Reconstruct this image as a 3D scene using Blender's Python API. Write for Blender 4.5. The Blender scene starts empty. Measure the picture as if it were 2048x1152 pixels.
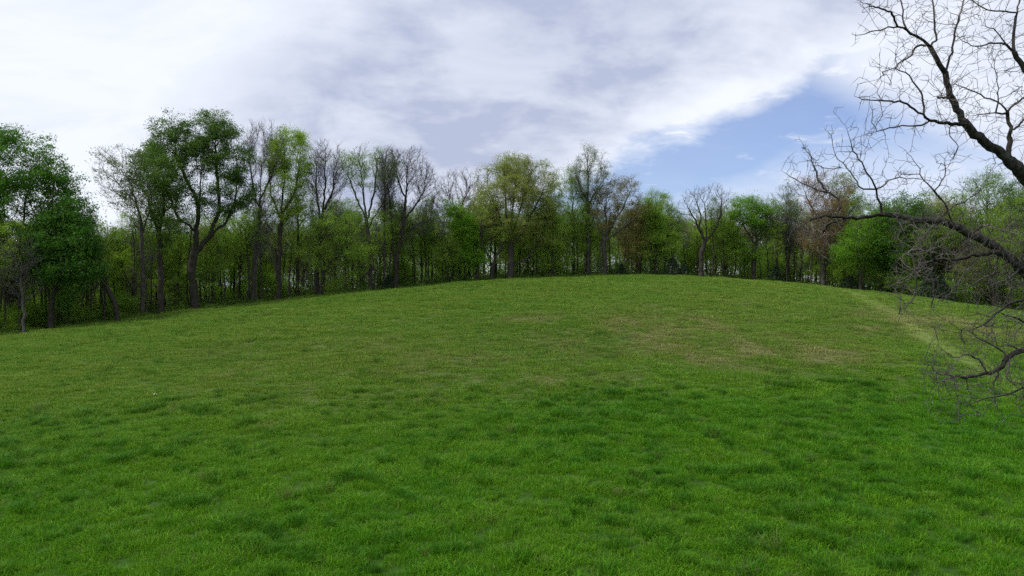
import bpy, bmesh, math, random
import numpy as np
from mathutils import Vector

R = math.radians
scene = bpy.context.scene
COL = scene.collection
rng = np.random.default_rng(7)
random.seed(7)

# ------------------------------------------------------------------ camera
FPX, CAMZ = 1518.0, 6.0            # focal length in photograph pixels (2048 wide), eye height in metres
cam_d = bpy.data.cameras.new('camera')
cam_d.sensor_width = 36.0
cam_d.lens = 36.0 * FPX / 2048.0
cam_d.clip_end = 20000
cam = bpy.data.objects.new('camera', cam_d)
cam.location = (0, 0, CAMZ)
cam.rotation_euler = (R(90), 0, 0)
COL.objects.link(cam)
scene.camera = cam

# ------------------------------------------------------------------ world, sun, exposure
SUN_EL, SUN_AZ = 50.0, -105.0       # azimuth clockwise from +Y (the view direction)
world = bpy.data.worlds.new('World')
scene.world = world
world.use_nodes = True
wt = world.node_tree
wt.nodes.clear()


class NT:
    """small helper for node trees"""
    def __init__(self, tree):
        self.t = tree

    def n(self, typ, **kw):
        nd = self.t.nodes.new(typ)
        for k, v in kw.items():
            setattr(nd, k, v)
        return nd

    def l(self, a, b):
        self.t.links.new(a, b)

    def put(self, sock, v):
        if isinstance(v, bpy.types.NodeSocket):
            self.l(v, sock)
        else:
            sock.default_value = v

    def m(self, op, a, b=0.0, c=0.0, clamp=False):
        nd = self.n('ShaderNodeMath', operation=op, use_clamp=clamp)
        for i, v in enumerate((a, b, c)):
            self.put(nd.inputs[i], v)
        return nd.outputs[0]

    def vm(self, op, a, b=(0, 0, 0)):
        nd = self.n('ShaderNodeVectorMath', operation=op)
        self.put(nd.inputs[0], a)
        self.put(nd.inputs[1], b)
        return nd.outputs[0]

    def ss(self, v, a, b):
        nd = self.n('ShaderNodeMapRange', interpolation_type='SMOOTHSTEP')
        self.put(nd.inputs[0], v)
        nd.inputs[1].default_value = a
        nd.inputs[2].default_value = b
        return nd.outputs[0]

    def mix(self, f, a, b, typ='MIX'):
        nd = self.n('ShaderNodeMix', data_type='RGBA', blend_type=typ)
        self.put(nd.inputs[0], f)
        for s, v in ((nd.inputs[6], a), (nd.inputs[7], b)):
            if not isinstance(v, bpy.types.NodeSocket) and len(v) == 3:
                v = (*v, 1)
            self.put(s, v)
        return nd.outputs[2]

    def noise(self, vec, scale, detail=3, rough=0.55, dist=0.0):
        nd = self.n('ShaderNodeTexNoise')
        if vec is not None:
            self.l(vec, nd.inputs['Vector'])
        nd.inputs['Scale'].default_value = scale
        nd.inputs['Detail'].default_value = detail
        nd.inputs['Roughness'].default_value = rough
        nd.inputs['Distortion'].default_value = dist
        return nd.outputs[0]

    def ramp(self, v, pts, interp='EASE'):
        nd = self.n('ShaderNodeValToRGB')
        cr = nd.color_ramp
        cr.interpolation = interp
        while len(cr.elements) < len(pts):
            cr.elements.new(0.5)
        for e, (p, c) in zip(cr.elements, pts):
            e.position = p
            e.color = (c, c, c, 1) if isinstance(c, (int, float)) else (*c, 1)
        self.put(nd.inputs[0], v)
        return nd.outputs[0]


w = NT(wt)
sky = w.n('ShaderNodeTexSky', sky_type='NISHITA', sun_disc=False)
sky.sun_elevation = R(SUN_EL)
sky.sun_rotation = R(SUN_AZ)
sky.altitude = 200
sky.air_density = 1.0
sky.dust_density = 0.6
sky.ozone_density = 2.5
tc = w.n('ShaderNodeTexCoord')
sx = w.n('ShaderNodeSeparateXYZ')
w.l(tc.outputs['Generated'], sx.inputs[0])
dx, dy, dz = sx.outputs
zz = w.m('ADD', w.m('MAXIMUM', dz, 0.0), 0.25)
px = w.m('DIVIDE', dx, zz)                     # the cloud layer seen as a sheet overhead
py = w.m('DIVIDE', dy, zz)
cp = w.n('ShaderNodeCombineXYZ')
w.l(px, cp.inputs[0])
w.l(py, cp.inputs[1])
P = cp.outputs[0]
S0 = w.m('SUBTRACT', w.m('ADD', w.m('MULTIPLY', px, 0.83), w.m('MULTIPLY', py, 0.558)), 1.616)   # across the cloud bands
T0 = w.m('SUBTRACT', w.m('MULTIPLY', px, 0.558), w.m('MULTIPLY', py, 0.83))                        # along them
ct = w.n('ShaderNodeCombineXYZ')
w.l(w.m('MULTIPLY', S0, 1.0), ct.inputs[0])
w.l(w.m('MULTIPLY', T0, 0.55), ct.inputs[1])
Q = ct.outputs[0]
n_edge = w.noise(P, 2.6, 6, 0.6, 0.3)
n_soft = w.noise(Q, 1.5, 4, 0.55, 0.4)
mp = w.n('ShaderNodeMapping')
w.l(P, mp.inputs[0])
mp.inputs['Rotation'].default_value = (0, 0, R(24))
mp.inputs['Scale'].default_value = (1.0, 1.7, 1)
n_streak = w.noise(mp.outputs[0], 2.1, 6, 0.58, 0.5)
n_wisp = w.noise(mp.outputs[0], 5.5, 5, 0.6, 0.8)
S = w.m('ADD', S0, w.m('MULTIPLY', w.m('SUBTRACT', n_edge, 0.5), 0.55))
Sn = w.m('DIVIDE', w.m('ADD', S, 2.0), 4.0, clamp=True)            # -2..2 -> 0..1
cover = w.ramp(Sn, [(0.0, 0.98), (0.482, 1.0), (0.512, 0.12), (0.565, 0.06), (0.62, 0.42), (0.72, 0.70)], 'LINEAR')
cover = w.m('MAXIMUM', cover, w.m('MULTIPLY', w.ss(w.m('ADD', T0, w.m('MULTIPLY', n_soft, 0.3)), -1.04, -0.78), 0.9))
cover = w.m('ADD', cover, w.m('MULTIPLY', w.ss(n_wisp, 0.56, 0.75), 0.45), clamp=True)
tone = w.ramp(w.m('DIVIDE', w.m('ADD', w.m('ADD', S0, w.m('MULTIPLY', w.m('SUBTRACT', n_soft, 0.5), 0.5)), 2.0), 4.0, clamp=True),
              [(0.0, 0.95), (0.17, 0.97), (0.27, 0.52), (0.36, 0.36), (0.43, 0.62), (0.48, 1.0), (0.62, 0.8), (1.0, 0.8)], 'LINEAR')
tone = w.m('ADD', tone, w.m('MULTIPLY', w.m('SUBTRACT', n_streak, 0.5), 1.0), clamp=True)
n_puff = w.noise(P, 3.1, 8, 0.58, 0.25)
tone = w.m('SUBTRACT', tone, w.m('MULTIPLY', w.m('MULTIPLY', w.ss(n_puff, 0.36, 0.74), 0.75), w.m('MULTIPLY', w.ss(S0, -1.35, -0.75), w.ss(S0, 0.05, -0.25))), clamp=True)
cloud = w.mix(tone, (3.15, 3.5, 4.65), (6.0, 6.3, 6.9))
clear = w.mix(1.0, sky.outputs[0], (0.82, 0.79, 0.93), 'MULTIPLY')
skyc = w.mix(cover, clear, cloud)
bg = w.n('ShaderNodeBackground')
bg.inputs['Strength'].default_value = 0.12
w.l(skyc, bg.inputs['Color'])
wo = w.n('ShaderNodeOutputWorld')
w.l(bg.outputs[0], wo.inputs[0])

sun_d = bpy.data.lights.new('sun', 'SUN')
sun_d.energy = 2.7
sun_d.angle = R(9)
sun_d.color = (1.0, 0.95, 0.86)
sun = bpy.data.objects.new('sun', sun_d)
az, el = R(SUN_AZ), R(SUN_EL)
sdir = Vector((math.sin(az) * math.cos(el), math.cos(az) * math.cos(el), math.sin(el)))
sun.rotation_euler = sdir.to_track_quat('Z', 'Y').to_euler()
sun.location = (-40, 20, 60)
COL.objects.link(sun)

vs = scene.view_settings
vs.view_transform = 'Standard'
vs.look = 'None'
vs.exposure = 0.38
vs.gamma = 1.0
vs.use_curve_mapping = False
scene.cycles.use_denoising = False
scene.cycles.max_bounces = 6
scene.cycles.diffuse_bounces = 4
scene.cycles.transmission_bounces = 4
scene.cycles.adaptive_threshold = 0.02
scene.cycles.glossy_bounces = 1
scene.cycles.transparent_max_bounces = 4
scene.cycles.sample_clamp_indirect = 4

# ------------------------------------------------------------------ terrain: a domed pasture hill
HP = (7.706, 6.584, 18.547, 111.479, 45.224, 30.206, 48.635, 130.0)


def hill(x, y):
    A, B, cx, cy, sl, sr, sf, sb = HP
    x = np.asarray(x, float)
    y = np.asarray(y, float)
    ddx, ddy = x - cx, y - cy
    qx = np.where(ddx < 0, ddx / sl, ddx / sr)
    qy = np.where(ddy < 0, ddy / sf, ddy / sb)
    h = A - B * (np.sqrt(1 + qx * qx + qy * qy) - 1)
    h = np.logaddexp(0, np.clip(h + 3.5, -60, 60)) - 3.5
    b = 0.10 * np.sin(x * 0.31 + 0.7 * np.sin(y * 0.17)) * np.sin(y * 0.23 + 1.1) + 0.05 * np.sin(x * 0.9 + y * 0.4) * np.sin(y * 0.77 - x * 0.2)
    return h + b * np.clip(np.hypot(x, y) / 20 - .2, 0, 1) * np.clip(3 - np.hypot(x, y) / 100, 0, 1)


EX = np.array([-400, 0, 200, 400, 700, 1000, 1250, 1500, 1700, 1850, 2048, 2500])
EY = np.array([66, 71, 79, 87, 97, 106, 109, 109, 100, 91, 83, 76.])
EW = (EX - 1024) / FPX * EY                      # the wood's edge as a line on the ground


def edge_y(x):
    return np.interp(x, EW, EY)


def hit(pxx, pyy):
    """where the sight line through a photograph pixel meets the hill"""
    u, v = (pxx - 1024) / FPX, -(pyy - 576) / FPX
    t = np.linspace(5, 170, 1650)
    d = CAMZ + v * t - hill(u * t, t)
    k = np.argmax(d < 0) if (d < 0).any() else len(t) - 1
    return np.array([u * t[k], t[k]])


def fast_mesh(name, V, F, smooth=False, attrs=None):
    """V (n,3), F list of (m,k) index arrays"""
    me = bpy.data.meshes.new(name)
    V = np.ascontiguousarray(V, np.float32)
    F = [np.asarray(f, np.int32) for f in F if len(f)]
    me.vertices.add(len(V))
    me.vertices.foreach_set('co', V.ravel())
    nl = sum(f.size for f in F)
    npoly = sum(len(f) for f in F)
    if nl:
        me.loops.add(nl)
        me.polygons.add(npoly)
        me.loops.foreach_set('vertex_index', np.concatenate([f.ravel() for f in F]))
        tot = np.concatenate([np.full(len(f), f.shape[1], np.int32) for f in F])
        st = np.concatenate([[0], np.cumsum(tot)[:-1]]).astype(np.int32)
        me.polygons.foreach_set('loop_start', st)
        try:
            me.polygons.foreach_set('loop_total', tot)
        except Exception:
            pass
        me.polygons.foreach_set('use_smooth', np.full(npoly, smooth))
    for k, a in (attrs or {}).items():
        a = np.asarray(a)
        if a.ndim == 2:
            at = me.attributes.new(k, 'FLOAT_VECTOR', 'POINT')
            at.data.foreach_set('vector', a.astype(np.float32).ravel())
        elif a.dtype.kind == 'i':
            at = me.attributes.new(k, 'INT', 'POINT')
            at.data.foreach_set('value', a.astype(np.int32))
        else:
            at = me.attributes.new(k, 'FLOAT', 'POINT')
            at.data.foreach_set('value', a.astype(np.float32))
    me.update(calc_edges=True)
    me.validate()
    return me


def link(name, me, mat=None, parent=None, loc=None):
    o = bpy.data.objects.new(name, me)
    if mat is not None and me is not None and not me.materials:
        me.materials.append(mat)
    COL.objects.link(o)
    if parent is not None:
        o.parent = parent
    if loc is not None:
        o.location = loc
    return o


def tag(o, label=None, cat=None, group=None, kind=None):
    for k, v in (('label', label), ('category', cat), ('group', group), ('kind', kind)):
        if v:
            o[k] = v
    return o


# ---- fields that colour the pasture: worn dry patches, the mown track, lush low ground
def vnoise(x, y, s, seed):
    r = np.random.default_rng(seed)
    T = r.random((64, 64))
    x, y = np.asarray(x) / s, np.asarray(y) / s
    xi, yi = np.floor(x).astype(int), np.floor(y).astype(int)
    fx, fy = x - xi, y - yi
    fx, fy = fx * fx * (3 - 2 * fx), fy * fy * (3 - 2 * fy)
    g = lambda a, b: T[a % 64, b % 64]
    return (g(xi, yi) * (1 - fx) + g(xi + 1, yi) * fx) * (1 - fy) + (g(xi, yi + 1) * (1 - fx) + g(xi + 1, yi + 1) * fx) * fy


def fbm(x, y, s, seed):
    return (vnoise(x, y, s, seed) + .5 * vnoise(x, y, s / 2.1, seed + 1) + .25 * vnoise(x, y, s / 4.3, seed + 2)) / 1.75


DRY = []      # centre, half axes (m), strength
for (qx, qy, hw, hd, st) in [(1330, 650, 5.0, 6, .9), (1480, 690, 6, 5, 1.0), (1580, 705, 4, 3, .9), (1280, 700, 8, 6, .5),
                             (1065, 637, 1.6, 3, .95), (930, 720, 6, 5, .5), (1100, 750, 4, 3, .6), (740, 690, 7, 6, .4),
                             (1850, 640, 5, 6, .9), (1760, 660, 4, 4, .6), (480, 700, 5, 4, .4), (455, 752, .8, .8, .95),
                             (880, 800, .8, .5, .8), (545, 855, .6, .4, .8), (1420, 640, 8, 8, .5), (640, 770, 6, 4, .35),
                             (1600, 610, 9, 9, .35), (800, 660, 9, 8, .3), (1930, 665, 4, 4, .7), (1150, 690, 5, 5, .5)]:
    c = hit(qx, qy)
    DRY.append((c, hw, hd, st))
TRACK = np.array([hit(a, b) for a, b in [(1680, 581), (1712, 590), (1745, 606), (1780, 625), (1815, 648), (1850, 672), (1885, 695), (1960, 735), (2060, 790)]])


def track_dist(x, y):
    d = np.full(np.shape(x), 1e9)
    for a, b in zip(TRACK[:-1], TRACK[1:]):
        ab = b - a
        t = np.clip(((x - a[0]) * ab[0] + (y - a[1]) * ab[1]) / (ab @ ab), 0, 1)
        d = np.minimum(d, np.hypot(x - a[0] - t * ab[0], y - a[1] - t * ab[1]))
    return d


def f_dry(x, y):
    s = np.zeros(np.shape(x))
    for c, hw, hd, st in DRY:
        q = ((x - c[0]) / hw) ** 2 + ((y - c[1]) / hd) ** 2
        s = np.maximum(s, min(1.0, st * 1.15) * np.exp(-q * 0.5))
    n = fbm(x, y * .6, 1.6, 11)
    m = fbm(x, y, 6.0, 21)
    n3 = fbm(x, y * .5, .55, 15)
    base = np.clip(s * (.42 + .58 * np.clip((n - .34) * 2.4, 0, 1)) * np.clip((n3 + .05) * 1.8, 0, 1) * 1.25, 0, .95)
    speck = np.clip((fbm(x, y * .7, 1.1, 41) - .66) * 6, 0, 1) * np.clip((m - .35) * 2, 0, 1) * np.clip((y - 22) / 25, 0, .6)
    return np.clip(np.maximum(base, speck), 0, 1)


def f_lush(x, y):
    """1 on the damp low ground, 0 on the thin turf high on the hill"""
    lim = 33 + 7 * (fbm(x, y, 14, 5) - .5) + 0.22 * np.clip(x, -10, 30)
    return 1 / (1 + np.exp((y - lim) / 4.0))


def f_track(x, y):
    d = track_dist(x, y)
    n = fbm(x, y, 2.0, 77) - .5
    return np.clip(1.25 - (d + n * .5) / 0.85, 0, 1) * np.clip((y - 26) / 14, 0, 1)


def f_wood(x, y):
    return np.clip((y - edge_y(x) + 2.0 * (fbm(x, y, 3, 9) - .5)) / 1.5 + .2, 0, 1)


# ------------------------------------------------------------------ materials
def new_mat(name):
    m = bpy.data.materials.new(name)
    m.use_nodes = True
    m.node_tree.nodes.clear()
    return m, NT(m.node_tree)


def leafy(name, cols, trans=0.35, rough=0.6, vary=0.35, spec=0.25):
    """leaf material: two-tone by clump, random by leaf and by tree, light comes through"""
    m, t = new_mat(name)
    at = t.n('ShaderNodeAttribute', attribute_name='v')
    oi = t.n('ShaderNodeObjectInfo')
    co = t.n('ShaderNodeTexCoord')
    n = t.noise(co.outputs['Object'], 0.55, 3)
    f = t.m('ADD', t.m('MULTIPLY', t.m('SUBTRACT', n, 0.5), 1.7), t.m('ADD', t.m('MULTIPLY', at.outputs['Fac'], 0.6), t.m('MULTIPLY', oi.outputs['Random'], 0.4)), clamp=True)
    c = t.mix(f, cols[0], cols[1])
    b = t.m('ADD', 1 - vary / 2, t.m('MULTIPLY', at.outputs['Fac'], vary))
    cb = t.n('ShaderNodeCombineXYZ')
    for i in range(3):
        t.l(b, cb.inputs[i])
    c = t.mix(1.0, c, cb.outputs[0], 'MULTIPLY')
    p = t.n('ShaderNodeBsdfPrincipled')
    t.l(c, p.inputs['Base Color'])
    p.inputs['Roughness'].default_value = rough
    p.inputs['Specular IOR Level'].default_value = spec
    tr = t.n('ShaderNodeBsdfTranslucent')
    c2 = t.mix(1.0, c, (1.15, 1.25, 0.6), 'MULTIPLY')
    t.l(c2, tr.inputs['Color'])
    mx = t.n('ShaderNodeMixShader')
    mx.inputs[0].default_value = trans
    t.l(p.outputs[0], mx.inputs[1])
    t.l(tr.outputs[0], mx.inputs[2])
    o = t.n('ShaderNodeOutputMaterial')
    t.l(mx.outputs[0], o.inputs[0])
    return m


def bark(name, c0, c1, scale=3.0, moss=None):
    m, t = new_mat(name)
    co = t.n('ShaderNodeTexCoord')
    mpp = t.n('ShaderNodeMapping')
    t.l(co.outputs['Object'], mpp.inputs[0])
    mpp.inputs['Scale'].default_value = (1, 1, 0.25)
    n = t.noise(mpp.outputs[0], scale * 4, 6, 0.65)
    c = t.mix(t.ss(n, 0.3, 0.7), c0, c1)
    if moss:
        n2 = t.noise(co.outputs['Object'], scale * 0.8, 4)
        c = t.mix(t.m('MULTIPLY', t.ss(n2, 0.5, 0.68), 0.6), c, moss)
    p = t.n('ShaderNodeBsdfPrincipled')
    t.l(c, p.inputs['Base Color'])
    p.inputs['Roughness'].default_value = 0.95
    p.inputs['Specular IOR Level'].default_value = 0.15
    bp = t.n('ShaderNodeBump')
    bp.inputs['Strength'].default_value = 0.8
    bp.inputs['Distance'].default_value = 0.03
    t.l(n, bp.inputs['Height'])
    t.l(bp.outputs[0], p.inputs['Normal'])
    o = t.n('ShaderNodeOutputMaterial')
    t.l(p.outputs[0], o.inputs[0])
    return m


M = {
    'bark_dark': bark('bark_dark', (0.018, 0.016, 0.013), (0.058, 0.050, 0.042), 3, (0.04, 0.048, 0.028)),
    'bark_grey': bark('bark_grey', (0.025, 0.022, 0.02), (0.085, 0.078, 0.068), 3, (0.05, 0.056, 0.04)),
    'bark_pale': bark('bark_pale', (0.13, 0.12, 0.105), (0.27, 0.25, 0.22), 3),
    'twig_grey': bark('twig_grey', (0.05, 0.048, 0.046), (0.11, 0.104, 0.10), 3),
    'bark_near': bark('bark_near', (0.012, 0.011, 0.010), (0.055, 0.050, 0.046), 5, (0.075, 0.08, 0.065)),
    'twig_near': bark('twig_near', (0.035, 0.032, 0.029), (0.145, 0.135, 0.125), 5),
    'dark_green': leafy('leaf_dark_green', [(0.030, 0.10, 0.010), (0.09, 0.215, 0.024)], 0.45),
    'oak_green': leafy('leaf_oak_green', [(0.040, 0.10, 0.014), (0.115, 0.205, 0.030)], 0.42),
    'yellow_green': leafy('leaf_yellow_green', [(0.14, 0.27, 0.026), (0.27, 0.38, 0.05)], 0.48),
    'pale_olive': leafy('leaf_pale_olive', [(0.18, 0.22, 0.055), (0.30, 0.33, 0.10)], 0.48),
    'fresh_green': leafy('leaf_fresh_green', [(0.10, 0.21, 0.018), (0.21, 0.33, 0.035)], 0.48),
    'bright_green': leafy('leaf_bright_green', [(0.065, 0.19, 0.010), (0.16, 0.32, 0.022)], 0.48),
    'grey_green': leafy('leaf_grey_green', [(0.10, 0.14, 0.06), (0.17, 0.22, 0.10)], 0.45),
    'bronze': leafy('leaf_bronze', [(0.17, 0.13, 0.045), (0.22, 0.22, 0.065)], 0.45),
    'russet': leafy('leaf_russet', [(0.20, 0.11, 0.055), (0.22, 0.18, 0.075)], 0.45),
    'understory': leafy('leaf_understory', [(0.11, 0.24, 0.018), (0.24, 0.39, 0.045)], 0.55),
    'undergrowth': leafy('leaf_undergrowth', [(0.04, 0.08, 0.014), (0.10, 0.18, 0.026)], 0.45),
    'cedar': leafy('leaf_cedar', [(0.008, 0.02, 0.009), (0.02, 0.042, 0.015)], 0.1),
}

# ground under the grass: turf mat, worn patches, leaf litter under the trees
mg, t = new_mat('pasture_ground')
geo = t.n('ShaderNodeNewGeometry')
a_dry = t.n('ShaderNodeAttribute', attribute_name='dry').outputs['Fac']
a_lush = t.n('ShaderNodeAttribute', attribute_name='lush').outputs['Fac']
a_wood = t.n('ShaderNodeAttribute', attribute_name='wood').outputs['Fac']
a_trk = t.n('ShaderNodeAttribute', attribute_name='track').outputs['Fac']
n1 = t.noise(geo.outputs['Position'], 2.2, 5, 0.65)
n2 = t.noise(geo.outputs['Position'], 0.12, 3)
g1 = t.mix(a_lush, (0.050, 0.070, 0.016), (0.022, 0.055, 0.008))
g2 = t.mix(a_lush, (0.075, 0.110, 0.028), (0.035, 0.085, 0.010))
g = t.mix(t.ss(n1, 0.3, 0.7), g1, g2)
g = t.mix(t.m('MULTIPLY', t.ss(n2, 0.4, 0.7), 0.4), g, (0.045, 0.09, 0.025))
g = t.mix(t.m('MULTIPLY', a_dry, 0.7), g, t.mix(t.ss(n1, 0.35, 0.65), (0.10, 0.085, 0.05), (0.17, 0.15, 0.085)))
g = t.mix(t.m('MULTIPLY', a_trk, 0.7), g, (0.15, 0.20, 0.06))
lit = t.mix(t.ss(n1, 0.35, 0.65), (0.045, 0.032, 0.02), (0.10, 0.075, 0.045))
g = t.mix(a_wood, g, lit)
p = t.n('ShaderNodeBsdfPrincipled')
t.l(g, p.inputs['Base Color'])
p.inputs['Roughness'].default_value = 1.0
p.inputs['Specular IOR Level'].default_value = 0.05
bp = t.n('ShaderNodeBump')
bp.inputs['Strength'].default_value = 0.6
bp.inputs['Distance'].default_value = 0.08
t.l(n1, bp.inputs['Height'])
t.l(bp.outputs[0], p.inputs['Normal'])
o = t.n('ShaderNodeOutputMaterial')
t.l(p.outputs[0], o.inputs[0])

# grass blades
ms, t = new_mat('grass_blades')
iattr = lambda nm: t.n('ShaderNodeAttribute', attribute_name=nm, attribute_type='INSTANCER').outputs['Fac']
dry, lush, tuft, trk = iattr('dry'), iattr('lush'), iattr('tuft'), iattr('track')
var = iattr('var')
v = t.n('ShaderNodeAttribute', attribute_name='v').outputs['Fac']
c = t.mix(lush, (0.118, 0.235, 0.030), (0.062, 0.212, 0.006))
c = t.mix(var, c, t.mix(lush, (0.180, 0.260, 0.042), (0.122, 0.275, 0.010)))
c = t.mix(t.m('MULTIPLY', tuft, 0.85), c, (0.032, 0.120, 0.008))
c = t.mix(t.m('MULTIPLY', trk, 0.9), c, (0.25, 0.34, 0.09))
straw = t.mix(v, (0.19, 0.175, 0.075), (0.36, 0.34, 0.17))
c = t.mix(t.m('MULTIPLY', t.ss(t.m('SUBTRACT', dry, t.m('MULTIPLY', v, 0.75)), -0.05, 0.35), 0.82), c, straw)
b = t.m('ADD', 0.58, t.m('MULTIPLY', t.m('POWER', v, 1.5), 0.95))
cb = t.n('ShaderNodeCombineXYZ')
for i in range(3):
    t.l(b, cb.inputs[i])
c = t.mix(1.0, c, cb.outputs[0], 'MULTIPLY')
p = t.n('ShaderNodeBsdfPrincipled')
t.l(c, p.inputs['Base Color'])
p.inputs['Roughness'].default_value = 0.55
p.inputs['Specular IOR Level'].default_value = 0.18
tr = t.n('ShaderNodeBsdfTranslucent')
t.l(t.mix(1.0, c, (1.1, 1.2, 0.6), 'MULTIPLY'), tr.inputs['Color'])
mx = t.n('ShaderNodeMixShader')
mx.inputs[0].default_value = 0.35
t.l(p.outputs[0], mx.inputs[1])
t.l(tr.outputs[0], mx.inputs[2])
o = t.n('ShaderNodeOutputMaterial')
t.l(mx.outputs[0], o.inputs[0])

# ------------------------------------------------------------------ ground sheet, out to the horizon
def spread(lo, hi, step, far):
    core = np.arange(lo, hi + step / 2, step)
    k = np.cumsum(step * 1.28 ** np.arange(1, 60))
    return np.concatenate([(lo - k[k < far])[::-1], core, hi + k[k < far]])


gx, gy = spread(-90, 90, 0.75, 6000), spread(-12, 135, 0.75, 6000)
GX, GY = np.meshgrid(gx, gy)
V = np.c_[GX.ravel(), GY.ravel(), hill(GX, GY).ravel()]
nx, ny = len(gx), len(gy)
ii = np.arange(nx * ny).reshape(ny, nx)
Fq = np.stack([ii[:-1, :-1], ii[:-1, 1:], ii[1:, 1:], ii[1:, :-1]], -1).reshape(-1, 4)
xr, yr = V[:, 0], V[:, 1]
gme = fast_mesh('ground', V, [Fq], True, {'dry': f_dry(xr, yr), 'lush': f_lush(xr, yr), 'wood': f_wood(xr, yr), 'track': f_track(xr, yr)})
tag(link('ground', gme, mg), kind='structure')

# ------------------------------------------------------------------ grass: blades in clumps, set out over the field
def clump(nb, rad, h0, h1, wid, lean, seed):
    r = np.random.default_rng(seed)
    a = r.random(nb) * 6.283
    rr = rad * np.sqrt(r.random(nb))
    bx, by = rr * np.cos(a), rr * np.sin(a)
    h = r.uniform(h0, h1, nb)
    yaw = r.random(nb) * 6.283
    la = r.random(nb) * 6.283
    ln = lean * h * r.uniform(.3, 1.2, nb)
    lx = np.cos(la) * ln + bx * .25
    ly = np.sin(la) * ln + by * .25
    wx, wy = np.cos(yaw) * wid / 2, np.sin(yaw) * wid / 2
    z0 = np.zeros(nb) - .03
    A = np.stack([bx - wx, by - wy, z0], -1)
    B = np.stack([bx + wx, by + wy, z0], -1)
    C = np.stack([bx + lx * .35 + wx * .8, by + ly * .35 + wy * .8, h * .62], -1)
    D = np.stack([bx + lx * .35 - wx * .8, by + ly * .35 - wy * .8, h * .62], -1)
    E_ = np.stack([bx + lx, by + ly, h * r.uniform(.8, 1.0, nb)], -1)
    V = np.stack([A, B, C, D, E_], 1).reshape(-1, 3)
    k = np.arange(nb)[:, None] * 5
    me = fast_mesh('clump', V, [k + np.array([0, 1, 2, 3]), k + np.array([3, 2, 4])], False, {'v': np.repeat(r.random(nb), 5)})
    me.materials.append(ms)
    return bpy.data.objects.new('grass_clump', me)


CL = [clump(62, .19, .05, .16, .010, 1.1, i) for i in range(4)]                 # 0-3 turf
CL += [clump(90, .15, .14, .30, .010, .9, 10 + i) for i in range(3)]          # 4-6 taller tufts
CL += [clump(110, .42, .05, .13, .018, .9, 20 + i) for i in range(3)]          # 7-9 turf for the far slope
CL += [clump(60, .22, .14, .32, .016, .8, 30 + i) for i in range(2)]          # 10-11 far tufts

pts = []


def scatter(y0, y1, per_m2, kinds, smin, smax, tuftv, mask=None, seed=1, margin=1.16, wmax=None):
    r = np.random.default_rng(seed)
    W0 = 0.675 * margin * y1 + 3
    n = int(2 * W0 * (y1 - y0) * per_m2)
    x = r.uniform(-W0, W0, n)
    y = r.uniform(y0, y1, n)
    k = np.abs(x) < 0.675 * margin * y + 3
    if not wmax:
        k &= f_wood(x, y) < .6
    if mask is not None:
        k &= r.random(n) < mask(x, y)
    x, y = x[k], y[k]
    n = len(x)
    pts.append(dict(x=x, y=y, kind=r.choice(kinds, n), s=r.uniform(smin, smax, n), yaw=r.random(n) * 6.283, tuft=np.full(n, tuftv) * r.uniform(.4, 1, n), r=r.random(n)))


def tuft_mask(x, y):
    m = np.clip((vnoise(x, y, .42, 61) * .75 + fbm(x, y, 2.2, 66) * .45 - .70) * 9, 0, 1) * np.clip(fbm(x, y, 7, 64) * 2.2 - .45, .15, 1)
    return m * (.42 + .58 * f_lush(x, y))


scatter(9, 30, 30, [0, 1, 2, 3], .8, 1.35, 0.0, seed=1)
scatter(28, 52, 15, [7, 8, 9], .6, 1.0, 0.0, seed=2)
scatter(50, 118, 7.5, [7, 8, 9], .8, 1.3, 0.0, seed=3, margin=1.1)
scatter(9, 34, 19, [4, 5, 6], .6, 1.4, 1.0, tuft_mask, seed=4)
scatter(9, 34, 1.3, [4, 5, 6], .45, .95, .25, seed=7)
scatter(32, 112, 6.0, [10, 11], .5, 1.15, .9, tuft_mask, seed=5)
scatter(32, 112, .12, [10, 11], .5, .9, .3, seed=6)
scatter(60, 114, 5.0, [10, 11, 10, 11, 7], .7, 1.9, .35, lambda x, y: (np.abs(y - edge_y(x) - .2) < 1.6) * np.clip(fbm(x, y, 4, 93) * 2.2 - .5, .1, 1), seed=8, wmax=1)
cat = {k: np.concatenate([q[k] for q in pts]) for k in pts[0]}
X, Y = cat['x'], cat['y']
mac = fbm(X, Y, 9, 31) * .6 + fbm(X, Y, 2.2, 35) * .5 + (cat['r'] - .5) * .75
stalk = np.where((cat['r'] * 37 % 1) < .035, .55, 0.0)
attrs = dict(dry=np.maximum(f_dry(X, Y), stalk), lush=f_lush(X, Y), track=f_track(X, Y), tuft=cat['tuft'], var=np.clip((mac - .25) * 1.6, 0, 1),
             kind=cat['kind'].astype(int), scl=cat['s'] * (1 - .35 * f_track(X, Y)) * np.clip(.35 + 1.3 * fbm(X, Y, .9, 83), .45, 1.5),
             rot=np.stack([cat['r'] * .3 - .15, (cat['r'] * 7 % 1) * .3 - .15, cat['yaw']], -1))
grass_me = fast_mesh('grass', np.c_[X, Y, hill(X, Y)], [], False, attrs)
print('grass clumps', len(X))
grass = tag(link('grass', grass_me, ms), 'short green pasture grass covering the whole domed hill', 'grass', kind='stuff')
ng = bpy.data.node_groups.new('grass_spread', 'GeometryNodeTree')
ng.interface.new_socket('Geometry', in_out='INPUT', socket_type='NodeSocketGeometry')
ng.interface.new_socket('Geometry', in_out='OUTPUT', socket_type='NodeSocketGeometry')
gi, go = ng.nodes.new('NodeGroupInput'), ng.nodes.new('NodeGroupOutput')
g2i = ng.nodes.new('GeometryNodeGeometryToInstance')
for ob in reversed(CL):
    on = ng.nodes.new('GeometryNodeObjectInfo')
    on.inputs['Object'].default_value = ob
    ng.links.new(on.outputs['Geometry'], g2i.inputs[0])
iop = ng.nodes.new('GeometryNodeInstanceOnPoints')
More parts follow.
